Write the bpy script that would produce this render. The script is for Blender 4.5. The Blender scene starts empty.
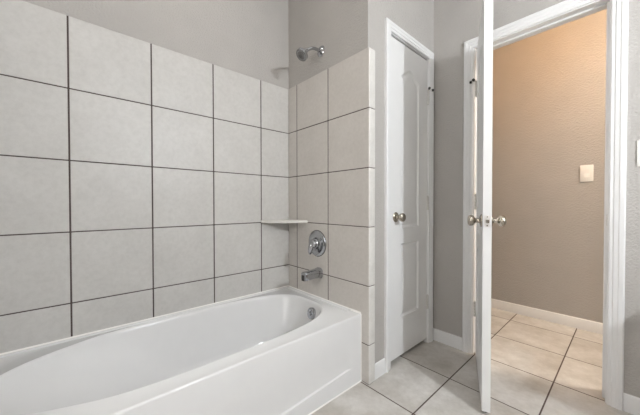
import bpy, bmesh, math, random
from mathutils import Vector, Matrix
random.seed(4)
sc = bpy.context.scene
COL = sc.collection
PI = math.pi
# ------------------------------------------------------------------ camera
cam_d = bpy.data.cameras.new('camera'); cam = bpy.data.objects.new('camera', cam_d); COL.objects.link(cam)
cam_d.sensor_width = 36.0; cam_d.lens = 278.59 * 36.0 / 640.0
cam_d.shift_x = -3.64 / 640; cam_d.shift_y = 0.517 / 640; cam_d.clip_start = 0.02
yw, pt, rl = math.radians(47.768), math.radians(-0.7615), math.radians(-0.058)
F = Vector((-math.sin(yw), math.cos(yw), 0)); R = Vector((math.cos(yw), math.sin(yw), 0)); U = Vector((0, 0, 1))
F2 = F * math.cos(pt) + U * math.sin(pt); U2 = -F * math.sin(pt) + U * math.cos(pt)
R3 = R * math.cos(rl) + U2 * math.sin(rl); U3 = -R * math.sin(rl) + U2 * math.cos(rl)
M = Matrix((( R3.x, U3.x, -F2.x, 0.0), (R3.y, U3.y, -F2.y, 0.0), (R3.z, U3.z, -F2.z, 1.0275), (0, 0, 0, 1)))
cam.matrix_world = M
sc.camera = cam
# ------------------------------------------------------------------ world, light, exposure
w = bpy.data.worlds.new('world'); sc.world = w; w.use_nodes = True
w.node_tree.nodes['Background'].inputs[0].default_value = (0.8, 0.9, 1.0, 1)
w.node_tree.nodes['Background'].inputs[1].default_value = 0.0
sc.view_settings.view_transform = 'Standard'; sc.view_settings.look = 'None'
sc.view_settings.exposure = 0.09; sc.view_settings.gamma = 1.0
VANITY_STRENGTH, HALL_STRENGTH, HALL_FILL_STRENGTH, ROOM_FILL_STRENGTH, TUB_STRENGTH, REAR_FILL_STRENGTH = 2500.0, 1150.0, 128.0, 18.0, 36.0, 3.8
VANITY_COLOR = (0.91, 0.955, 1.0); HALL_COLOR = (1.0, 0.52, 0.18); HALL_FILL_COLOR = (1.0, 0.89, 0.76); ROOM_FILL_COLOR = (1.0, 0.955, 0.90); TUB_COLOR = (1.0, 0.93, 0.84); REAR_FILL_COLOR = (1.0, 0.96, 0.905)

# ------------------------------------------------------------------ dimensions
XL, YF, YB, XC, YH = -1.771, 1.2433, 2.0357, -1.007, 3.1016     # tile face, tap wall, doorway wall, closet wall, hall wall
TS, R0 = 0.3366, 1.908                                          # wall tile pitch, top of tile
XA, TUBH = -1.046, 0.3915
XT = -0.987                                                     # outer corner of the tiled tap wall
XR, YREAR, CEIL = 1.42, -1.7, 2.75
HALL0, HALL1 = -1.781, 1.52
DW = 0.115

# ------------------------------------------------------------------ materials
def nmat(name):
    m = bpy.data.materials.new(name); m.use_nodes = True
    return m, m.node_tree.nodes, m.node_tree.links, m.node_tree.nodes['Principled BSDF']
def setp(b, col=None, rough=None, metal=None, spec=None, coat=None):
    if col is not None: b.inputs['Base Color'].default_value = (*col, 1)
    if rough is not None: b.inputs['Roughness'].default_value = rough
    if metal is not None: b.inputs['Metallic'].default_value = metal
    if spec is not None: b.inputs['Specular IOR Level'].default_value = spec
    if coat is not None: b.inputs['Coat Weight'].default_value = coat
def noise(n, l, scale, detail=3, rough=0.5, vec=None):
    x = n.new('ShaderNodeTexNoise'); x.inputs['Scale'].default_value = scale
    x.inputs['Detail'].default_value = detail; x.inputs['Roughness'].default_value = rough
    if vec is None:
        tc = n.new('ShaderNodeTexCoord'); vec = tc.outputs['Object']
    l.new(vec, x.inputs['Vector']); return x
def ramp(n, l, fac, stops):
    r = n.new('ShaderNodeValToRGB'); e = r.color_ramp.elements
    while len(e) < len(stops): e.new(0.5)
    for el, (p, c) in zip(e, stops): el.position = p; el.color = (*c, 1)
    l.new(fac, r.inputs['Fac']); return r
def bump(n, l, b, h, strength, dist):
    x = n.new('ShaderNodeBump'); x.inputs['Strength'].default_value = strength; x.inputs['Distance'].default_value = dist
    l.new(h, x.inputs['Height']); l.new(x.outputs['Normal'], b.inputs['Normal']); return x
def plain(name, col, rough=0.4, metal=0.0, var=0.03, scale=14, bmp=0.0, bscale=200, spec=None):
    m, n, l, b = nmat(name); setp(b, col, rough, metal, spec)
    nz = noise(n, l, scale)
    c0 = tuple(max(0, c * (1 - var)) for c in col); c1 = tuple(min(1, c * (1 + var)) for c in col)
    r = ramp(n, l, nz.outputs['Fac'], [(0.3, c0), (0.7, c1)]); l.new(r.outputs['Color'], b.inputs['Base Color'])
    if bmp:
        n2 = noise(n, l, bscale, 2); bump(n, l, b, n2.outputs['Fac'], bmp, 0.002)
    return m
def paint(name, col):
    m, n, l, b = nmat(name); setp(b, col, 0.62)
    nz = noise(n, l, 5); c0 = tuple(c * 0.97 for c in col); c1 = tuple(c * 1.03 for c in col)
    r = ramp(n, l, nz.outputs['Fac'], [(0.3, c0), (0.7, c1)]); l.new(r.outputs['Color'], b.inputs['Base Color'])
    n2 = noise(n, l, 105, 3, 0.55)                                # orange peel
    r2 = ramp(n, l, n2.outputs['Fac'], [(0.40, (0, 0, 0)), (0.62, (1, 1, 1))])
    bump(n, l, b, r2.outputs['Color'], 0.42, 0.004); return m
def tile_mat(name, ca, cb, cc):
    m, n, l, b = nmat(name); setp(b, ca, 0.42)
    n1 = noise(n, l, 7, 5, 0.6); n2 = noise(n, l, 45, 6, 0.7)
    r1 = ramp(n, l, n1.outputs['Fac'], [(0.3, ca), (0.55, cb), (0.75, cc)])
    mx = n.new('ShaderNodeMix'); mx.data_type = 'RGBA'; mx.blend_type = 'MULTIPLY'; mx.inputs[0].default_value = 0.55
    r2 = ramp(n, l, n2.outputs['Fac'], [(0.3, (0.84, 0.835, 0.83)), (0.6, (1, 1, 1))])
    l.new(r1.outputs['Color'], mx.inputs[6]); l.new(r2.outputs['Color'], mx.inputs[7]); l.new(mx.outputs[2], b.inputs['Base Color'])
    bump(n, l, b, n2.outputs['Fac'], 0.25, 0.002); return m
def floor_mat():
    m, n, l, b = nmat('floor_tile'); setp(b, (0.4, 0.37, 0.33), 0.38)
    tc = n.new('ShaderNodeTexCoord'); sp = n.new('ShaderNodeSeparateXYZ'); l.new(tc.outputs['Object'], sp.inputs[0])
    def mth(op, a, bb=None, c=None):
        x = n.new('ShaderNodeMath'); x.operation = op
        for i, v in enumerate((a, bb, c)):
            if v is None: continue
            if isinstance(v, (int, float)): x.inputs[i].default_value = v
            else: l.new(v, x.inputs[i])
        return x.outputs[0]
    px = mth('DIVIDE', mth('ADD', sp.outputs[0], 0.707 + 41.8), 0.418)
    py = mth('DIVIDE', mth('ADD', sp.outputs[1], -1.643 + 41.0), 0.410)
    dx = mth('ABSOLUTE', mth('SUBTRACT', mth('FRACT', mth('ADD', px, 0.5)), 0.5))
    dy = mth('ABSOLUTE', mth('SUBTRACT', mth('FRACT', mth('ADD', py, 0.5)), 0.5))
    d = mth('MULTIPLY', mth('MINIMUM', dx, dy), 0.414)
    mask = n.new('ShaderNodeMapRange'); mask.interpolation_type = 'SMOOTHSTEP'
    mask.inputs['From Min'].default_value = 0.0026; mask.inputs['From Max'].default_value = 0.0042; l.new(d, mask.inputs['Value'])
    # per-tile offset
    cm = n.new('ShaderNodeCombineXYZ'); l.new(mth('FLOOR', px), cm.inputs[0]); l.new(mth('FLOOR', py), cm.inputs[1])
    wn = n.new('ShaderNodeTexWhiteNoise'); l.new(cm.outputs[0], wn.inputs['Vector'])
    va = n.new('ShaderNodeVectorMath'); va.operation = 'MULTIPLY_ADD'; l.new(wn.outputs['Color'], va.inputs[0]); va.inputs[1].default_value = (9, 9, 9); l.new(tc.outputs['Object'], va.inputs[2])
    n1 = noise(n, l, 5, 6, 0.62, va.outputs[0]); n2 = noise(n, l, 38, 6, 0.7, va.outputs[0])
    r1 = ramp(n, l, n1.outputs['Fac'], [(0.3, (0.42, 0.39, 0.35)), (0.5, (0.53, 0.505, 0.47)), (0.7, (0.64, 0.62, 0.59))])
    r2 = ramp(n, l, n2.outputs['Fac'], [(0.3, (0.80, 0.79, 0.78)), (0.65, (1, 1, 1))])
    mx = n.new('ShaderNodeMix'); mx.data_type = 'RGBA'; mx.blend_type = 'MULTIPLY'; mx.inputs[0].default_value = 0.6
    l.new(r1.outputs['Color'], mx.inputs[6]); l.new(r2.outputs['Color'], mx.inputs[7])
    m2 = n.new('ShaderNodeMix'); m2.data_type = 'RGBA'; l.new(mask.outputs[0], m2.inputs[0])
    m2.inputs[6].default_value = (0.085, 0.058, 0.050, 1); l.new(mx.outputs[2], m2.inputs[7]); l.new(m2.outputs[2], b.inputs['Base Color'])
    rr = n.new('ShaderNodeMapRange'); l.new(mask.outputs[0], rr.inputs['Value']); rr.inputs['To Min'].default_value = 0.85; rr.inputs['To Max'].default_value = 0.40
    l.new(rr.outputs[0], b.inputs['Roughness'])
    hh = mth('ADD', mask.outputs[0], mth('MULTIPLY', n2.outputs['Fac'], 0.15))
    bump(n, l, b, hh, 0.35, 0.002); return m
def emit(name, col, s):
    m, n, l, b = nmat(name); setp(b, (0.9, 0.9, 0.9), 0.3)
    b.inputs['Emission Color'].default_value = (*col, 1); b.inputs['Emission Strength'].default_value = s; return m

GREIGE = (0.43, 0.410, 0.388)
M_PAINT = paint('greige_paint', GREIGE)
M_CEIL = paint('ceiling_paint', (0.78, 0.77, 0.75))
M_TRIM = plain('trim_paint', (0.74, 0.74, 0.74), 0.30, var=0.01)
M_DOOR = plain('door_paint', (0.74, 0.74, 0.735), 0.33, var=0.01, bmp=0.05, bscale=260)
M_TILE = tile_mat('wall_tile', (0.535, 0.522, 0.50), (0.56, 0.548, 0.525), (0.585, 0.572, 0.55))
M_TILE_END_LIT = tile_mat('tap_wall_tile_lit', (0.565, 0.535, 0.50), (0.59, 0.56, 0.525), (0.615, 0.585, 0.55))  # same tile, coloured warmer and lighter to carry the light on this wall
M_BULL = tile_mat('bullnose_tile', (0.62, 0.60, 0.57), (0.66, 0.645, 0.615), (0.70, 0.68, 0.65))
M_GROUT = plain('wall_grout', (0.085, 0.064, 0.060), 0.9, var=0.1, scale=60)
M_FLOOR = floor_mat()
M_TUB = plain('white_acrylic', (0.70, 0.70, 0.70), 0.16, var=0.008)
M_CAULK = plain('white_caulk', (0.80, 0.79, 0.76), 0.5, var=0.02)
M_CHROME = plain('chrome', (0.44, 0.45, 0.47), 0.08, 1.0, var=0.02)
M_DARK = plain('dark_rubber_and_shade', (0.03, 0.028, 0.026), 0.6, var=0.1)
M_NOZZLE = plain('grey_nozzle', (0.16, 0.155, 0.15), 0.45, var=0.08, scale=120)
M_NICKEL = plain('satin_nickel', (0.46, 0.42, 0.36), 0.22, 1.0, var=0.04)
M_STEEL = plain('brushed_steel', (0.78, 0.77, 0.75), 0.42, 1.0, var=0.04)
M_HINGE = plain('painted_hinge', (0.60, 0.585, 0.56), 0.35, 0.2, var=0.04)
M_PLATE = plain('switch_plastic', (0.84, 0.83, 0.80), 0.32, var=0.01)
M_SHELF = tile_mat('shelf_ceramic', (0.62, 0.60, 0.56), (0.66, 0.64, 0.60), (0.70, 0.68, 0.64))
M_WOOD = plain('vanity_wood', (0.20, 0.11, 0.06), 0.4, var=0.15, scale=9)
M_COUNTER = plain('counter_top', (0.62, 0.60, 0.56), 0.25, var=0.06, scale=40)
M_VAN = emit('vanity_globe', VANITY_COLOR, VANITY_STRENGTH)
M_HALL = emit('hall_lamp_glass', HALL_COLOR, HALL_STRENGTH)
M_HALL_FILL = emit('hall_fill_glow', HALL_FILL_COLOR, HALL_FILL_STRENGTH)
M_REAR_FILL = emit('rear_fill_glow', REAR_FILL_COLOR, REAR_FILL_STRENGTH)
M_ROOM_FILL = emit('room_fill_glow', ROOM_FILL_COLOR, ROOM_FILL_STRENGTH)
M_DOWN = emit('downlight_lens', TUB_COLOR, TUB_STRENGTH)

# ------------------------------------------------------------------ helpers
def W(o):
    m = Matrix.LocRotScale(o.location, o.rotation_euler, o.scale)
    return W(o.parent) @ m if o.parent else m
def obj(name, bm, mats, parent=None, local=False, smooth=None, label=None):
    if parent is not None and not local: bm.transform(W(parent).inverted())
    bmesh.ops.recalc_face_normals(bm, faces=bm.faces[:])
    me = bpy.data.meshes.new(name); bm.to_mesh(me); bm.free()
    for m in (mats if isinstance(mats, (list, tuple)) else [mats]): me.materials.append(m)
    o = bpy.data.objects.new(name, me); COL.objects.link(o)
    if parent is not None: o.parent = parent
    if smooth is not None:
        for p in me.polygons: p.use_smooth = True
        me.set_sharp_from_angle(angle=math.radians(smooth))
    if label: o['label'] = label
    return o
def tag(o, label=None, cat=None, group=None, kind=None):
    if label: o['label'] = label
    if cat: o['category'] = cat
    if group: o['group'] = group
    if kind: o['kind'] = kind
    return o
def empty(name, loc, rz=0, **k):
    o = bpy.data.objects.new(name, None); COL.objects.link(o); o.location = loc; o.rotation_euler = (0, 0, rz)
    o.empty_display_size = 0.1; return tag(o, **k)
def box(bm, x0, x1, y0, y1, z0, z1, bev=0.0, seg=2, mi=0):
    r = bmesh.ops.create_cube(bm, size=1.0)
    vs = r['verts']
    for v in vs: v.co = Vector(((x0 + x1) / 2 + v.co.x * (x1 - x0), (y0 + y1) / 2 + v.co.y * (y1 - y0), (z0 + z1) / 2 + v.co.z * (z1 - z0)))
    fs = list({f for v in vs for f in v.link_faces})
    for f in fs: f.material_index = mi
    if bev > 0:
        es = list({e for v in vs for e in v.link_edges})
        rr = bmesh.ops.bevel(bm, geom=es, offset=bev, segments=seg, affect='EDGES', profile=0.5)
        for f in rr['faces']: f.material_index = mi
def bx(*a, **k):
    bm = bmesh.new(); box(bm, *a, **k); return bm
def frame(origin, axis):
    a = Vector(axis).normalized(); h = Vector((0, 0, 1)) if abs(a.z) < 0.9 else Vector((1, 0, 0))
    u = h.cross(a).normalized(); v = a.cross(u); return Vector(origin), a, u, v
def lathe(bm, origin, axis, prof, n=32, mi=0):
    """prof: list of (distance along axis, radius)"""
    o, a, u, v = frame(origin, axis); rings = []
    for t, r in prof:
        if r < 1e-6: rings.append([bm.verts.new(o + a * t)])
        else: rings.append([bm.verts.new(o + a * t + (u * math.cos(2 * PI * i / n) + v * math.sin(2 * PI * i / n)) * r) for i in range(n)])
    for A, B in zip(rings, rings[1:]):
        for i in range(n):
            j = (i + 1) % n
            q = [A[i % len(A)], A[j % len(A)], B[j % len(B)], B[i % len(B)]]
            q2 = []
            for x in q:
                if x not in q2: q2.append(x)
            if len(q2) > 2:
                f = bm.faces.new(q2); f.material_index = mi
    for ring in (rings[0], rings[-1]):
        if len(ring) > 2:
            try: bm.faces.new(ring).material_index = mi
            except ValueError: pass
def tube(bm, pts, rad, n=16):
    """rad: number or list; swept tube through points"""
    pts = [Vector(p) for p in pts]; rings = []
    ref = None
    for i, p in enumerate(pts):
        t = (pts[min(i + 1, len(pts) - 1)] - pts[max(i - 1, 0)]).normalized()
        if ref is None: ref = Vector((0, 0, 1)) if abs(t.z) < 0.9 else Vector((1, 0, 0))
        u = (ref - t * ref.dot(t)).normalized(); ref = u; v = t.cross(u)
        r = rad[i] if isinstance(rad, (list, tuple)) else rad
        rings.append([bm.verts.new(p + (u * math.cos(2 * PI * k / n) + v * math.sin(2 * PI * k / n)) * r) for k in range(n)])
    for A, B in zip(rings, rings[1:]):
        for k in range(n): bm.faces.new((A[k], A[(k + 1) % n], B[(k + 1) % n], B[k]))
    bm.faces.new(rings[0][::-1]); bm.faces.new(rings[-1])
def prism(bm, poly, ax, a0, a1):
    """extrude 2D profile along axis ax ('x','y','z')"""
    def P(p, t): return {'x': (t, p[0], p[1]), 'y': (p[0], t, p[1]), 'z': (p[0], p[1], t)}[ax]
    A = [bm.verts.new(P(p, a0)) for p in poly]; B = [bm.verts.new(P(p, a1)) for p in poly]
    n = len(poly)
    for i in range(n): bm.faces.new((A[i], A[(i + 1) % n], B[(i + 1) % n], B[i]))
    bm.faces.new(A[::-1]); bm.faces.new(B)
def struct(name, bm, mat, label, cat, parent=None, smooth=None):
    return tag(obj(name, bm, mat, parent, smooth=smooth), label, cat, kind='structure')

# ------------------------------------------------------------------ room shell
struct('floor', bx(-1.9, HALL1 + .1, YREAR - .1, YH + .12, -0.08, 0.0), M_FLOOR, 'large square beige floor tiles running through the doorway into the hall', 'floor')
struct('ceiling', bx(-1.9, HALL1 + .1, YREAR - .1, YH + .12, CEIL, CEIL + .1), M_CEIL, 'plain white ceiling above the bathroom and hall', 'ceiling')
wl = struct('wall_left', bx(XL - .13, XL - .010, YREAR, YH, 0, CEIL), M_PAINT, 'greige painted long wall above the bathtub', 'wall')
we = struct('wall_end', bx(XL - .010, XC, YF + .010, YF + .13, 0, CEIL), M_PAINT, 'greige wall over the tub tap end carrying the shower head', 'wall')
CD0, CD1, CDT = 1.476, 1.946, 2.086                              # closet door opening
bm = bmesh.new()
box(bm, XC - .115, XC, YF + .13, CD0 - .018, 0, CEIL)
box(bm, XC - .115, XC, CD0 - .018, CD1 + .018, CDT + .018, CEIL)
box(bm, XC - .115, XC, CD1 + .018, YB, 0, CEIL)
struct('wall_closet', bm, M_PAINT, 'pale grey wall around the narrow closet door', 'wall')
DX0, DX1, DT = -0.718, -0.080, 2.080                             # doorway opening
bm = bmesh.new()
box(bm, XL - .010, DX0 - .018, YB, YB + DW, 0, CEIL)
box(bm, DX0 - .018, DX1 + .018, YB, YB + DW, DT + .018, CEIL)
box(bm, DX1 + .018, HALL1, YB, YB + DW, 0, CEIL)
struct('wall_back', bm, M_PAINT, 'greige wall holding the doorway to the hall', 'wall')
struct('wall_hall', bx(HALL0, HALL1, YH, YH + .1, 0, CEIL), M_PAINT, 'warm lit hall wall seen through the doorway', 'wall')
struct('wall_right', bx(XR, XR + .1, YREAR, YB, 0, CEIL), M_PAINT, 'greige wall behind the vanity, right of the doorway', 'wall')
bm = bmesh.new(); WX0, WX1, WZ0, WZ1 = -.75, .55, .85, 2.0
box(bm, XL - .010, WX0, YREAR - .1, YREAR, 0, CEIL); box(bm, WX1, XR, YREAR - .1, YREAR, 0, CEIL)
box(bm, WX0, WX1, YREAR - .1, YREAR, 0, WZ0); box(bm, WX0, WX1, YREAR - .1, YREAR, WZ1, CEIL)
struct('wall_rear', bm, M_PAINT, 'greige wall at the rear of the bathroom', 'wall')
struct('wall_hall_end', bx(HALL1, HALL1 + .1, YB + DW, YH, 0, CEIL), M_PAINT, 'wall closing the far right end of the hall', 'wall')
wn = empty('fill_panel_1', ((WX0 + WX1) / 2, YREAR - .05, WZ0), 0, label='added glowing fill panel in the rear wall behind the camera', cat='fill light', kind='structure')  # unseen glowing panel, added as soft fill from behind the camera
bm = bmesh.new()
box(bm, WX0, WX0 + .045, YREAR - .08, YREAR - .02, WZ0, WZ1, bev=.004); box(bm, WX1 - .045, WX1, YREAR - .08, YREAR - .02, WZ0, WZ1, bev=.004)
box(bm, WX0 + .045, WX1 - .045, YREAR - .08, YREAR - .02, WZ0, WZ0 + .045, bev=.004); box(bm, WX0 + .045, WX1 - .045, YREAR - .08, YREAR - .02, WZ1 - .045, WZ1, bev=.004)
obj('fill_panel_frame', bm, M_TRIM, wn)
obj('fill_pane', bx(WX0 + .045, WX1 - .045, YREAR - .056, YREAR - .048, WZ0 + .045, WZ1 - .045), M_REAR_FILL, wn)
# the wall at the head of the bathtub
TUB_Y0 = -0.285
struct('wall_tub_head', bx(XL - .010, XC, TUB_Y0 - .12, TUB_Y0, 0, CEIL), M_PAINT, 'wall at the sloping head end of the bathtub', 'wall')

# ------------------------------------------------------------------ wall tile (real tiles on a grout bed)
ZR = [0.30] + [R0 - TS * k for k in (4, 3, 2, 1, 0)]             # joints, bottom hidden behind tub
def cuts(lo, hi, a, step):
    k0 = math.ceil((lo - a) / step + 1e-3); c = [lo]
    while a + k0 * step < hi - 1e-3: c.append(a + k0 * step); k0 += 1
    return c + [hi]
G = 0.0034
bm = bmesh.new()
box(bm, XL - .010, XL - .0012, TUB_Y0, YF, TUBH - .02, R0, mi=1)
cy = cuts(TUB_Y0, YF, -.0026, TS)
zc = [TUBH - .02] + ZR[1:]
for y0, y1 in zip(cy, cy[1:]):
    for i, (z0, z1) in enumerate(zip(zc, zc[1:])):
        top = 0 if i == len(zc) - 2 else G * .8
        box(bm, XL - .009, XL, y0 + (G if y0 > TUB_Y0 else 0), y1 - (G if y1 < YF else 0), z0 + G * .8, z1 - top, bev=.0012, seg=1)
tag(obj('tile_facing', bm, [M_TILE, M_GROUT], wl, smooth=30), 'square pale grey wall tiles with dark grout along the bathtub')
bm = bmesh.new()
box(bm, XL, XT - .006, YF + .0012, YF + .010, 0, R0, mi=1)
cx = cuts(XL, XT - .004, -1.3276, TS)
zc = [0.0, R0 - TS * 5] + ZR[1:]
cx = [c for c in cx if not (XT - .03 < c < XT - .0041)]
for x0, x1 in zip(cx, cx[1:]):
    for i, (z0, z1) in enumerate(zip(zc, zc[1:])):
        top = 0 if i == len(zc) - 2 else G * .8
        box(bm, x0 + (G if x0 > XL else 0), x1 - (G if x1 < XT - .0041 else 0), YF, YF + .009, z0 + G * .8, z1 - top, bev=.0012, seg=1)
tag(obj('tile_facing', bm, [M_TILE_END_LIT, M_GROUT], we, smooth=30), 'square wall tiles around the tap and shower valve')
bm = bmesh.new()
for i, (z0, z1) in enumerate(zip(zc, zc[1:])):
    box(bm, XT - .024, XT, YF + .0005, YF + .055, z0 + .0015, z1 - .0015, bev=.006, seg=3)
box(bm, XT - .022, XT - .004, YF + .004, YF + .051, 0, R0 - .004, mi=1)
tag(obj('bullnose_strip', bm, [M_BULL, M_GROUT], we, smooth=40), 'pale rounded edge tiles ending the tiled wall')

# ------------------------------------------------------------------ trim: baseboards and casings
BH = 0.086
BPROF = [(0, 0), (0.013, 0), (0.013, 0.060), (0.0105, 0.066), (0.0105, 0.072), (0.006, 0.083), (0, 0.086)]
def base_y(name, x0, x1, y, s, label):                           # along x, standing on wall plane y, s = -1 faces -y
    bm = bmesh.new(); prism(bm, [(y + s * d, z) for d, z in BPROF], 'x', x0, x1); return struct(name, bm, M_TRIM, label, 'baseboard', smooth=25)
base_y('baseboard_back', XC, -0.783, YB, -1, 'short white baseboard between closet corner and doorway casing')
base_y('baseboard_right', -0.020, 0.70, YB, -1, 'white baseboard right of the doorway casing')
base_y('baseboard_hall', HALL0, HALL1, YH, -1, 'long white baseboard along the hall wall')
bm = bmesh.new(); prism(bm, [(XC + d, z) for d, z in BPROF], 'y', YF + .056, CD0 - .062); struct('baseboard_closet', bm, M_TRIM, 'tiny white baseboard block between edge tiles and closet casing', 'baseboard', smooth=25)
CPROF = [(0.0, 0.0), (0.0, 0.008), (0.004, 0.011), (0.016, 0.011), (0.019, 0.0145), (0.034, 0.016), (0.038, 0.019), (0.054, 0.019), (0.059, 0.015), (0.059, 0.0)]
def casing(bm, a0, a1, top, to3, zb=0.0, cw=0.059, r=0.006):
    """mitred three-sided casing round an opening a0..a1, up to top; to3(a, out, z) maps to 3D"""
    k = cw / 0.059
    def sweep(path):                                             # path: list of functions (w)->(a,z)
        rings = [[bm.verts.new(to3(*(lambda q: (q[0], d, q[1]))(fn(w_ * k + r)))) for w_, d in CPROF] for fn in path]
        n = len(CPROF)
        for A, B in zip(rings, rings[1:]):
            for i in range(n): bm.faces.new((A[i], A[(i + 1) % n], B[(i + 1) % n], B[i]))
        bm.faces.new(rings[0]); bm.faces.new(rings[-1][::-1])
    sweep([lambda w_: (a0 - w_, zb), lambda w_: (a0 - w_, top + w_), lambda w_: (a1 + w_, top + w_), lambda w_: (a1 + w_, zb)])
bm = bmesh.new(); casing(bm, DX0, DX1, DT, lambda a, d, z: (a, YB - d, z)); struct('trim_1', bm, M_TRIM, 'white moulded casing around the open doorway', 'door casing', smooth=20)
bm = bmesh.new(); casing(bm, DX0, DX1, DT, lambda a, d, z: (a, YB + DW + d, z)); struct('trim_2', bm, M_TRIM, 'white casing on the hall side of the doorway', 'door casing', smooth=20)
bm = bmesh.new(); casing(bm, CD0, CD1, CDT, lambda a, d, z: (XC + d, a, z), cw=0.056); struct('trim_3', bm, M_TRIM, 'white moulded casing around the narrow closet door', 'door casing', smooth=20)
bm = bmesh.new()                                                 # doorway jamb with stop
box(bm, DX0 - .018, DX0, YB, YB + DW, 0, DT + .018, bev=.001, seg=1)
box(bm, DX1, DX1 + .018, YB, YB + DW, 0, DT + .018, bev=.001, seg=1)
box(bm, DX0, DX1, YB, YB + DW, DT, DT + .018, bev=.001, seg=1)
box(bm, DX0, DX0 + .011, YB + .045, YB + .080, 0, DT, bev=.002, seg=2)
box(bm, DX1 - .013, DX1, YB + .045, YB + .080, 0, DT, bev=.002, seg=2)
box(bm, DX0 + .011, DX1 - .015, YB + .045, YB + .080, DT - .011, DT, bev=.002, seg=2)
jm = struct('trim_4', bm, M_TRIM, 'white jamb lining the open doorway', 'door jamb')
bm = bmesh.new(); box(bm, DX1 - .0016, DX1, YB + .008, YB + .036, .915, .975, bev=.0006, seg=1)
obj('strike_plate', bm, M_NICKEL, jm, label='small metal strike plate')
bm = bmesh.new()
box(bm, XC - .115, XC, CD0 - .018, CD0, 0, CDT + .018, bev=.001, seg=1)
box(bm, XC - .115, XC, CD1, CD1 + .018, 0, CDT + .018, bev=.001, seg=1)
box(bm, XC - .115, XC, CD0, CD1, CDT, CDT + .018, bev=.001, seg=1)
box(bm, XC - .080, XC - .045, CD0, CD0 + .011, 0, CDT); box(bm, XC - .080, XC - .045, CD1 - .011, CD1, 0, CDT); box(bm, XC - .080, XC - .045, CD0 + .011, CD1 - .011, CDT - .011, CDT)
struct('trim_5', bm, M_TRIM, 'white jamb lining the closet doorway', 'door jamb')

# ------------------------------------------------------------------ moulded two-panel doors
def panel_door_bm(wd, z0, z1, th, stile, sym=True):
    """door slab in local x 0..wd, y 0..th, moulded on both faces: arched upper panel, square lower panel"""
    bm = bmesh.new(); H = z1 - z0
    p0, p1 = stile, wd - stile
    def arch(x, lo, hi): 
        t = (x - p0) / (p1 - p0); t = min(1, max(0, t))
        return lo + (hi - lo) * (0.5 - 0.5 * math.cos(2 * PI * t)) ** 0.8
    def outline(kind, d):
        a, b = p0 + d, p1 - d; n = 24; pts = []
        if kind == 'low': zb, zt = z0 + .250 + d, z0 + .735 - d
        else: zb, zt = z0 + .840 + d, None
        for i in range(n + 1): pts.append((a + (b - a) * i / n, zb))
        for i in range(n + 1):
            x = b - (b - a) * i / n
            pts.append((x, zt if zt is not None else arch(p0 + (x - a) / (b - a) * (p1 - p0), z0 + 1.835, z0 + 1.893) - d))
        return pts
    for face in (0, 1):
        y = 0 if face == 0 else th; s = 1 if face == 0 else -1
        outer = [bm.verts.new((x, y, z)) for x, z in ((0, z0), (wd, z0), (wd, z1), (0, z1))]
        edges = [bm.edges.new((outer[i], outer[(i + 1) % 4])) for i in range(4)]
        for kind in ('low', 'up'):
            prev = None
            for d, dep in ((0, 0), (.004, .0045), (.013, .0085), (.019, .0085), (.034, .0035), (.040, .0030)):
                ring = [bm.verts.new((x, y + s * dep, z)) for x, z in outline(kind, d)]; n = len(ring)
                if prev is None: edges += [bm.edges.new((ring[i], ring[(i + 1) % n])) for i in range(n)]
                else:
                    for i in range(n): bm.faces.new((prev[i], prev[(i + 1) % n], ring[(i + 1) % n], ring[i]))
                prev = ring
            bm.faces.new(prev)
        bmesh.ops.triangle_fill(bm, use_beauty=True, edges=edges)
        if face == 0: A = outer
        else: B = outer
    for i in range(4): bm.faces.new((A[i], A[(i + 1) % 4], B[(i + 1) % 4], B[i]))
    return bm
def hinge_parts(parent, x, y, zs, h=.10, leaf_dirs=((1, 0), (0, 1)), stop_z=None, stop_dirs=None, grp=None):
    out = []
    for z in zs:
        bm = bmesh.new(); r = .0082
        for k in range(5):
            lathe(bm, (x, y, z - h / 2 + k * h / 5 + .0007), (0, 0, 1), [(0, r * .92), (.001, r), (h / 5 - .0024, r), (h / 5 - .0014, r * .92)], 16)
        lathe(bm, (x, y, z - h / 2 - .003), (0, 0, 1), [(0, .003), (.001, .005), (.003, .005)], 16)
        lathe(bm, (x, y, z + h / 2), (0, 0, 1), [(0, .005), (.003, .0055), (.005, .004), (.006, 0)], 16)
        for dx, dy in leaf_dirs:
            ux, uy = dx, dy; nx, ny = -dy * .0011, dx * .0011
            P = [(x + nx, y + ny), (x + ux * .022 + nx, y + uy * .022 + ny), (x + ux * .022 - nx, y + uy * .022 - ny), (x - nx, y - ny)]
            prism(bm, P, 'z', z - h / 2, z + h / 2)
        hg = obj('hinge', bm, M_HINGE, parent, local=True, smooth=40, label='pale metal hinge'); out.append(hg)
        if stop_z == z:
            bm = bmesh.new(); zt = z + h / 2 + .002
            lathe(bm, (x, y, zt), (0, 0, 1), [(0, .009), (.003, .009)], 16)
            for sd in stop_dirs:
                tube(bm, [(x, y, zt + .002), (x + sd[0] * .030, y + sd[1] * .030, zt + .002)], .0028, 10)
            s_ = obj('hinge_pin_stop', bm, M_STEEL, hg, local=True, smooth=40)
            bm = bmesh.new()
            for sd in stop_dirs:
                lathe(bm, (x + sd[0] * .027, y + sd[1] * .027, zt + .002), (sd[0], sd[1], 0), [(0, .0075), (.002, .0088), (.012, .0088), (.014, .006), (.0145, 0)], 16)
            obj('rubber_bumper', bm, M_DARK, hg, local=True, smooth=40, label='dark rubber bumper')
    return out
KNOB = [(0, .0), (0, .0315), (.003, .0325), (.006, .031), (.010, .020), (.013, .0125), (.024, .0105), (.030, .013), (.035, .021), (.041, .0262), (.049, .0278), (.057, .0262), (.062, .021), (.0645, .014), (.0655, .006), (.0655, 0)]
def knob(parent, o, axis, name='door_knob', label='round satin nickel knob with rosette'):
    bm = bmesh.new(); lathe(bm, o, axis, KNOB, 36)
    return obj(name, bm, M_NICKEL, parent, local=True, smooth=45, label=label)
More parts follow.
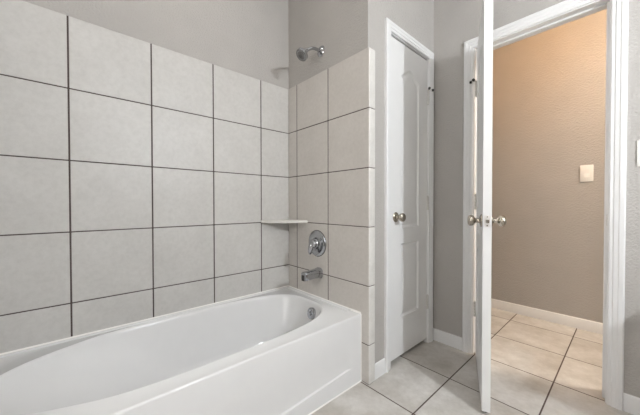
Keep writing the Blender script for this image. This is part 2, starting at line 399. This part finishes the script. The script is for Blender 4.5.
# closet door: local x runs from knob side to hinge side, local -y faces the room
CZ0 = 0.034
cd = empty('door_1', (XC - .002, CD0 + .003, 0), PI / 2, label='narrow closed white closet door with arched upper panel', cat='door', kind='structure')
cwid = CD1 - CD0 - .006
bm = panel_door_bm(cwid, CZ0, CDT - .014, .035, .118)
obj('door_leaf', bm, M_DOOR, cd, local=True, smooth=25)
knob(cd, (.058, 0, .945), (0, -1, 0))
hinge_parts(cd, cwid + .002, -.006, (1.808, 1.036, .305), leaf_dirs=((0, 1),), stop_z=1.808, stop_dirs=((-.75, -.66), (.75, -.66)))
bm = bx(-.0015, .0, .006, .030, .915, .975); obj('latch_plate', bm, M_STEEL, cd, local=True)
# entry door: hinge corner at the left jamb, swung into the bathroom
ED_ANG = math.radians(-68.2)
ed = empty('door_2', (-.699, 2.024, 0), ED_ANG, label='open white door seen edge on at the hall doorway', cat='door', kind='structure')
EW, EZ0, EZ1, ET = .592, .020, 2.068, .037
bm = panel_door_bm(EW, EZ0, EZ1, ET, .118)
obj('door_leaf', bm, M_DOOR, ed, local=True, smooth=25)
knob(ed, (EW - .060, 0, .945), (0, -1, 0), label='round satin nickel knob on the bathroom side')
knob(ed, (EW - .060, ET, .945), (0, 1, 0), label='round satin nickel knob on the hall side')
bm = bmesh.new(); box(bm, EW - .0008, EW + .0014, .0065, .0305, .916, .974, bev=.0006, seg=1)
lt = obj('latch_plate', bm, M_STEEL, ed, local=True, label='brushed metal latch plate on the door edge')
bm = bmesh.new(); prism(bm, [(EW + .0014, .0115), (EW + .0115, .0185), (EW + .0115, .0255), (EW + .0014, .0255)], 'z', .937, .953)
obj('latch_bolt', bm, M_NICKEL, lt, local=True)
for z in (.924, .966):
    bm = bmesh.new(); lathe(bm, (EW + .0013, .0185, z), (1, 0, 0), [(0, .0035), (.0008, .003), (.0011, 0)], 12); obj('screw', bm, M_NICKEL, lt, local=True, smooth=40)
ca, sa = math.cos(-ED_ANG), math.sin(-ED_ANG)                    # world direction -> door local
hinge_parts(ed, -.004, -.004, (1.800, 1.042, .317), leaf_dirs=((0, 1),), stop_z=1.800, stop_dirs=((.85, -.53), (-.1, -.99)))
bm = bmesh.new()                                                 # door sweep under the leaf corner
lathe(bm, (EW - .012, ET / 2, .012), (0, 0, 1), [(0, .006), (.008, .006)], 12)
obj('bottom_pin', bm, M_DARK, ed, local=True)

# ------------------------------------------------------------------ bathtub
tub = empty('bathtub', ((XL + XA) / 2, (TUB_Y0 + YF) / 2, 0), 0, label='white alcove bathtub with sloped head end along the tiled wall', cat='bathtub')
bm = bmesh.new()
N = 96
TX0, TX1, TY0, TY1 = XL + .003, XA, TUB_Y0 + .002, YF - .001
def ring(cx_, cy_, ax, ay, n, z, ztilt=0.0):
    out = []
    for i in range(N):
        t = 2 * PI * i / N; c, s = math.cos(t), math.sin(t)
        ne = n if s > 0 else n + (2.35 - n) * min(1, -s * 1.6)
        out.append((cx_ + ax * math.copysign(abs(c) ** (2 / ne), c), cy_ + ay * math.copysign(abs(s) ** (2 / ne), s), z))
    return out
def spans(x0, x1, y0, y1, n, z): return ring((x0 + x1) / 2, (y0 + y1) / 2, (x1 - x0) / 2, (y1 - y0) / 2, n, z)
ox0, ox1, oy0, oy1 = -1.738, -1.126, -.240, 1.166
h = TUBH
rings_def = [spans(ox0 + d, ox1 - d, oy0 + d, oy1 - d, 3.2, h + dz) for d, dz in ((-.010, 0), (-.0075, .0016), (-.004, .0024), (-.001, .0018))]
for d, dz in ((.002, .0004), (.0045, .002), (.007, .005), (.0095, .010), (.012, .020)):
    rings_def.append(spans(ox0 + d, ox1 - d, oy0 + d, oy1 - d, 3.2, h - dz))
# walls: head end (low y) slopes far, tap end is steep
b0 = dict(x0=ox0 + .012, x1=ox1 - .012, y0=oy0 + .012, y1=oy1 - .012)
b1 = dict(x0=-1.655, x1=-1.195, y0=.16, y1=1.085)
for t in (.12, .25, .4, .55, .7, .82):
    e = t
    zz = (h - .020) + (.125 - (h - .020)) * t
    rings_def.append(spans(b0['x0'] + (b1['x0'] - b0['x0']) * e, b0['x1'] + (b1['x1'] - b0['x1']) * e, b0['y0'] + (b1['y0'] - b0['y0']) * (e ** 1.1), b0['y1'] + (b1['y1'] - b0['y1']) * e, 3.2 - .2 * t, zz))
for ins, zz in ((0.0, .125), (.012, .103), (.030, .088), (.055, .079), (.085, .076)):
    rings_def.append(spans(b1['x0'] + ins, b1['x1'] - ins, b1['y0'] + ins * 1.8, b1['y1'] - ins, 3.0, zz))
prev = None; first = None
for rd in rings_def:
    cur = [bm.verts.new(p) for p in rd]
    if prev:
        for i in range(N): bm.faces.new((prev[i], prev[(i + 1) % N], cur[(i + 1) % N], cur[i]))
    else: first = cur
    prev = cur
bm.faces.new(prev)
inner_edges = [bm.edges.get((first[i], first[(i + 1) % N])) for i in range(N)]
LIP = .008
NYA = 90
ys = [TY0 + (TY1 - TY0) * i / NYA for i in range(NYA + 1)]
front = [bm.verts.new((TX1 - LIP, y, h)) for y in ys]
back0, back1 = bm.verts.new((TX0, TY0, h)), bm.verts.new((TX0, TY1, h))
loop = front + [back1, back0]
oe = [bm.edges.new((loop[i], loop[(i + 1) % len(loop)])) for i in range(len(loop))]
bmesh.ops.triangle_fill(bm, use_beauty=True, edges=inner_edges + oe)
obj('basin', bm, M_TUB, tub, smooth=35)
def sst(a, b, x):
    t = min(1, max(0, (x - a) / (b - a))); return t * t * (3 - 2 * t)
bm = bmesh.new()
prof = [(LIP * (1 - math.cos(a)), -LIP * 0 - LIP * (1 - math.sin(a)) + 0) for a in [PI / 2 * i / 5 for i in range(6)]]
zs = [h - LIP + LIP * math.cos(PI / 2 * i / 6) for i in range(7)]
xs = [TX1 - LIP + LIP * math.sin(PI / 2 * i / 6) for i in range(7)]
rows_ = list(zip(xs, zs)) + [(TX1, z) for z in [h - .03, h - .05] + [.32 - .02 * i for i in range(10)] + [.124] + [.118 - .003 * i for i in range(25)] + [.03, 0.0]]
grid = []
for x, z in rows_:
    row = []
    for y in ys:
        zl = .103 - .030 * sst(1.15, .30, y) if y < 1.15 else .103
        zl = .103 - .026 * (1.15 - y) / .44 if y < 1.15 else .103
        zl = max(zl, .05)
        rec = .007 * sst(zl - .001, zl + .004, z) * sst(.30, zl + .02, z) if z < .33 else 0
        rec *= sst(1.165, 1.125, y)
        row.append(bm.verts.new((x - rec, y, z)))
    grid.append(row)
for A, B in zip(grid, grid[1:]):
    for i in range(NYA): bm.faces.new((A[i], A[i + 1], B[i + 1], B[i]))
# close the ends and back of the apron so it has thickness
bk = [[bm.verts.new((TX1 - .03, y, z)) for y in (TY0, TY1)] for z in (h - .004, 0.0)]
bm.faces.new((bk[0][0], bk[0][1], bk[1][1], bk[1][0]))
for k, yi in ((0, 0), (1, NYA)):
    bm.faces.new([r[yi] for r in grid] + [bk[1][k], bk[0][k]])
obj('apron', bm, M_TUB, tub, smooth=40)
bm = bmesh.new()                                                 # raised tiling ledge along the walls
prism(bm, [(TX0, h - .004), (TX0 + .020, h - .004), (TX0 + .017, h + .004), (TX0 + .012, h + .006), (TX0, h + .006)], 'y', TY0, TY1)
prism(bm, [(TY1, h - .004), (TY1 - .034, h - .004), (TY1 - .030, h + .003), (TY1 - .024, h + .005), (TY1, h + .005)], 'x', TX0, TX1 - .075)
obj('wall_ledge', bm, M_TUB, tub, smooth=20)
bm = bmesh.new()
CK = [(.0012, -.004), (.008, -.004), (.006, .002), (.0032, .006), (.0012, .007)]
prism(bm, [(XL + d, h + .005 + z) for d, z in CK], 'y', TY0, TY1)
prism(bm, [(YF - d, h + .003 + z) for d, z in CK], 'x', XL + .002, XA)
prism(bm, [(XA + d * .8, z * .8) for d, z in CK], 'y', TY0, YF - .001)
prism(bm, [(XA + z * .6, YF - d * .6) for d, z in CK], 'z', 0, h)
obj('caulk_bead', bm, M_CAULK, tub, smooth=30)
# overflow plate on the tap-end wall of the basin
ov = Vector((-1.362, 1.128, .330)); ova = Vector((0, -1, .16)).normalized()
bm = bmesh.new(); lathe(bm, ov + Vector((0, .012, 0)), ova, [(0, .036), (.012, .037), (.016, .0355), (.019, .031), (.0205, .020), (.021, 0)], 36)
op = obj('overflow_plate', bm, M_CHROME, tub, smooth=35, label='round chrome overflow plate')
bm = bmesh.new(); lathe(bm, ov + ova * .008, ova, [(0, .011), (.006, .011), (.009, .008), (.0095, 0)], 20)
tube(bm, [ov + ova * .013, ov + ova * .016 + Vector((-.004, 0, .012)), ov + ova * .020 + Vector((-.006, 0, .022))], [.005, .0045, .0035], 10)
obj('trip_lever', bm, M_CHROME, op, smooth=40)
bm = bmesh.new(); lathe(bm, (-1.42, .93, .0765), (0, 0, 1), [(0, .038), (.002, .038), (.004, .034), (.002, .026), (.002, .020), (.010, .018), (.012, .012), (.012, 0)], 32)
obj('drain', bm, M_CHROME, tub, smooth=35)

# ------------------------------------------------------------------ tub fittings
vx, vz = -1.434, .762
va = empty('shower_valve', (vx, YF, vz), 0, label='round chrome shower valve with lever handle on the tiled tap wall', cat='shower valve')
bm = bmesh.new(); lathe(bm, (vx, YF + .001, vz), (0, -1, 0), [(0, .086), (.004, .088), (.009, .086), (.013, .078), (.0145, .070), (.013, .064), (.0135, .045), (.018, .036), (.019, 0)], 56)
obj('escutcheon', bm, M_CHROME, va, smooth=32)
bm = bmesh.new(); lathe(bm, (vx, YF + .001, vz), (0, -1, 0), [(0, .0905), (.003, .0905), (.0035, .085), (.0035, 0)], 56)
obj('reflection_ring', bm, M_DARK, va, smooth=32, label='thin dark ring imitating the reflection around the chrome plate')  # dark ring stands in for the reflection outlining the chrome plate
bm = bmesh.new(); lathe(bm, (vx, YF - .0125, vz), (0, -1, 0), [(0, .040), (.0045, .039), (.0065, .034), (.0065, 0)], 40)
obj('shade_ring', bm, M_DARK, va, smooth=32, label='dark ring imitating shade under the lever hub')  # dark ring put in for the shaded recess around the hub
bm = bmesh.new(); lathe(bm, (vx, YF - .016, vz), (0, -1, 0), [(0, .036), (.010, .034), (.014, .029), (.020, .031), (.030, .030), (.038, .025), (.043, .014), (.044, 0)], 36)
obj('hub', bm, M_CHROME, va, smooth=32)
bm = bmesh.new()
tube(bm, [(vx + .004, YF - .040, vz + .016), (vx + .002, YF - .050, vz - .004), (vx - .004, YF - .056, vz - .026), (vx - .009, YF - .057, vz - .048), (vx - .013, YF - .055, vz - .066), (vx - .014, YF - .054, vz - .071)], [.012, .020, .018, .0145, .011, .006], 16)
obj('lever_handle', bm, M_CHROME, va, smooth=40)

sx, sz = -1.408, .566
sp = empty('tub_spout', (sx, YF, sz), 0, label='chrome tub spout under the round valve', cat='tub spout')
bm = bmesh.new(); n = 24; secs = []
for t, wv, hv, zo in ((0, .030, .031, 0), (.006, .034, .036, 0), (.012, .033, .034, 0), (.03, .031, .0305, .000), (.08, .029, .029, -.001), (.115, .028, .029, -.003), (.136, .027, .029, -.004), (.141, .025, .027, -.004)):
    secs.append([bm.verts.new((sx + wv * math.copysign(abs(math.cos(a)) ** .55, math.cos(a)), YF - t, sz + zo + hv * math.copysign(abs(math.sin(a)) ** .55, math.sin(a)))) for a in [2 * PI * i / n for i in range(n)]])
for A, B in zip(secs, secs[1:]):
    for i in range(n): bm.faces.new((A[i], A[(i + 1) % n], B[(i + 1) % n], B[i]))
bm.faces.new(secs[0]); bm.faces.new(secs[-1])
obj('spout_body', bm, M_CHROME, sp, smooth=40)
bm = bmesh.new(); box(bm, sx - .020, sx + .008, YF - .1425, YF - .10, sz - .0335, sz + .006, bev=.003, seg=2)
obj('outlet_ring', bm, M_DARK, sp, smooth=35, label='dark spout outlet')

hx, hz = -1.405, 2.052
sh = empty('showerhead', (hx, YF + .010, hz), 0, label='chrome shower head on a bent arm above the tile', cat='shower head')
bm = bmesh.new(); lathe(bm, (hx, YF + .011, hz), (0, -1, 0), [(0, .034), (.003, .036), (.009, .030), (.016, .017), (.019, 0)], 32); obj('flange', bm, M_CHROME, sh, smooth=40)
bm = bmesh.new(); arm = [(hx, YF + .006, hz), (hx, YF - .02, hz + .001), (hx - .002, YF - .045, hz + .001), (hx - .006, YF - .065, hz - .004), (hx - .012, YF - .085, hz - .014), (hx - .020, YF - .103, hz - .028)]
tube(bm, arm, .0105, 16); obj('arm', bm, M_CHROME, sh, smooth=40)
hd = Vector((-.06, -.66, -.75)).normalized(); hp = Vector(arm[-1]) - hd * .004
bm = bmesh.new(); lathe(bm, hp, hd, [(-.006, .010), (-.004, .014), (.010, .0155), (.014, .013), (.020, .014), (.028, .024), (.036, .036), (.042, .0405), (.058, .041), (.061, .039)], 36)
bd = obj('head_body', bm, M_CHROME, sh, smooth=32)
bm = bmesh.new(); lathe(bm, hp + hd * .0612, hd, [(-.004, .038), (0, .038), (.001, .034), (-.001, .029), (.002, .025), (.002, .014), (.0045, .012), (.005, 0)], 36)
o_, a_, u_, v_ = frame(hp + hd * .063, hd)
for k in range(14):
    a = 2 * PI * k / 14; lathe(bm, o_ + (u_ * math.cos(a) + v_ * math.sin(a)) * .019, a_, [(0, .0022), (.003, .0016), (.0032, 0)], 8)
obj('spray_face', bm, M_NOZZLE, bd, smooth=40, label='dark grey spray face')

# corner shelf
bm = bmesh.new(); zt = .914
poly = [(XL, YF), (XL, 1.002), (XL + .012, 1.004)]
A, B = Vector((XL + .012, 1.004)), Vector((-1.540, YF - .012))
for i in range(1, 12):
    t = i / 12; q = A.lerp(B, t); nrm = Vector((.70, -.71)); q = q + nrm * (.006 * math.sin(PI * t)); poly.append(tuple(q))
poly += [tuple(B), (-1.536, YF)]
prism(bm, poly, 'z', zt - .019, zt)
bmesh.ops.bevel(bm, geom=[e for e in bm.edges], offset=.004, segments=2, affect='EDGES', profile=.5, clamp_overlap=True)
tag(obj('corner_shelf', bm, M_SHELF, smooth=40), 'pale triangular corner shelf where the two tiled walls meet', 'shelf')

# ------------------------------------------------------------------ light switches
def switch(x0, x1, y, z0, z1, label):
    xm, zm = (x0 + x1) / 2, (z0 + z1) / 2
    e = empty('light_switch', (xm, y, zm), 0, label=label, cat='light switch')
    bm = bmesh.new(); box(bm, x0, x1, y - .0065, y, z0, z1, bev=.0035, seg=3); obj('cover_plate', bm, M_PLATE, e, smooth=30)
    bm = bmesh.new(); prism(bm, [(y - .006, zm - .033), (y - .0105, zm - .033), (y - .0075, zm), (y - .0085, zm + .033), (y - .006, zm + .033)], 'x', xm - .0165, xm + .0165)
    obj('rocker', bm, M_PLATE, e)
    for s in (-1, 1):
        bm = bmesh.new(); lathe(bm, (xm, y - .0062, zm + s * .049), (0, -1, 0), [(0, .0032), (.001, .0028), (.0012, 0)], 12)
        obj('screw', bm, M_PLATE, e, smooth=40)
switch(-.282, -.202, YH, 1.209, 1.343, 'white rocker light switch on the warm hall wall through the doorway')
switch(.018, .098, YB, 1.209, 1.335, 'white light switch plate right of the doorway, cut by the photo edge')

# ------------------------------------------------------------------ vanity, lamps and added fill lights (just beyond the frame, lighting the room)
vn = empty('vanity_cabinet', (.875, 1.76, 0), 0, label='wooden vanity cabinet with pale top along the doorway wall', cat='vanity')
obj('carcass', bx(.355, XR - .03, 1.53, YB - .024, .09, .81, bev=.003, seg=1), M_WOOD, vn)
obj('toe_kick', bx(.37, XR - .03, 1.59, YB - .024, 0, .09), M_WOOD, vn)
for x0, x1 in ((.37, .70), (.715, 1.045), (1.06, 1.38)):
    d = obj('cabinet_door', bx(x0, x1, 1.511, 1.53, .12, .78, bev=.004, seg=2), M_WOOD, vn)
    bm = bmesh.new(); lathe(bm, (x0 + .05, 1.511, .70), (0, -1, 0), [(0, .006), (.012, .006), (.018, .014), (.026, .013), (.028, 0)], 20); obj('cabinet_knob', bm, M_NICKEL, d, smooth=40)
obj('countertop', bx(.335, XR - .008, 1.49, YB - .008, .81, .85, bev=.006, seg=2), M_COUNTER, vn)
obj('backsplash', bx(.335, XR - .008, YB - .028, YB - .008, .85, .95, bev=.003, seg=1), M_COUNTER, vn)
VZ = 1.95; LY = .95
vl = empty('wall_lamp', (XR, LY, VZ), 0, label='round globe lamp on the right wall of the bathroom', cat='wall lamp')
bm = bmesh.new(); lathe(bm, (XR, LY, VZ), (-1, 0, 0), [(0, .055), (.010, .055), (.016, .045), (.02, .02), (.05, .018), (.055, .030), (.064, .030)], 28); obj('wall_bracket', bm, M_CHROME, vl, smooth=40)
bm = bmesh.new(); bmesh.ops.create_uvsphere(bm, u_segments=28, v_segments=16, radius=.034, matrix=Matrix.Translation((XR - .108, LY, VZ))); obj('globe', bm, M_VAN, vl, smooth=60)
def ceiling_lamp(name, x, y, r, hgt, mat, label):
    e = empty(name, (x, y, CEIL), 0, label=label, cat='ceiling lamp')
    bm = bmesh.new(); lathe(bm, (x, y, CEIL), (0, 0, -1), [(0, r * 1.08), (.012, r * 1.1), (.018, r * 1.02)], 40); obj('base_ring', bm, M_STEEL, e, smooth=40)
    bm = bmesh.new(); lathe(bm, (x, y, CEIL - .016), (0, 0, -1), [(0, r)] + [(hgt * math.sin(PI / 2 * i / 8), r * math.cos(PI / 2 * i / 8)) for i in range(1, 8)] + [(hgt, 0)], 40); obj('glass_dome', bm, mat, e, smooth=60)
ceiling_lamp('hall_light', -.22, 2.23, .026, .03, M_HALL, 'small warm ceiling lamp in the hall near the doorway')
ceiling_lamp('room_fill_light', .15, .0, .22, .09, M_ROOM_FILL, 'added wide white fill light on the bathroom ceiling')  # unseen light, added to fill the bathroom
ceiling_lamp('tub_ceiling_lamp', -1.30, .45, .075, .02, M_DOWN, 'small ceiling lamp above the bathtub')
ceiling_lamp('hall_light', .95, 2.62, .20, .08, M_HALL_FILL, 'added wide pale fill light at the right end of the hall')  # unseen second light, added as neutral fill for the hall
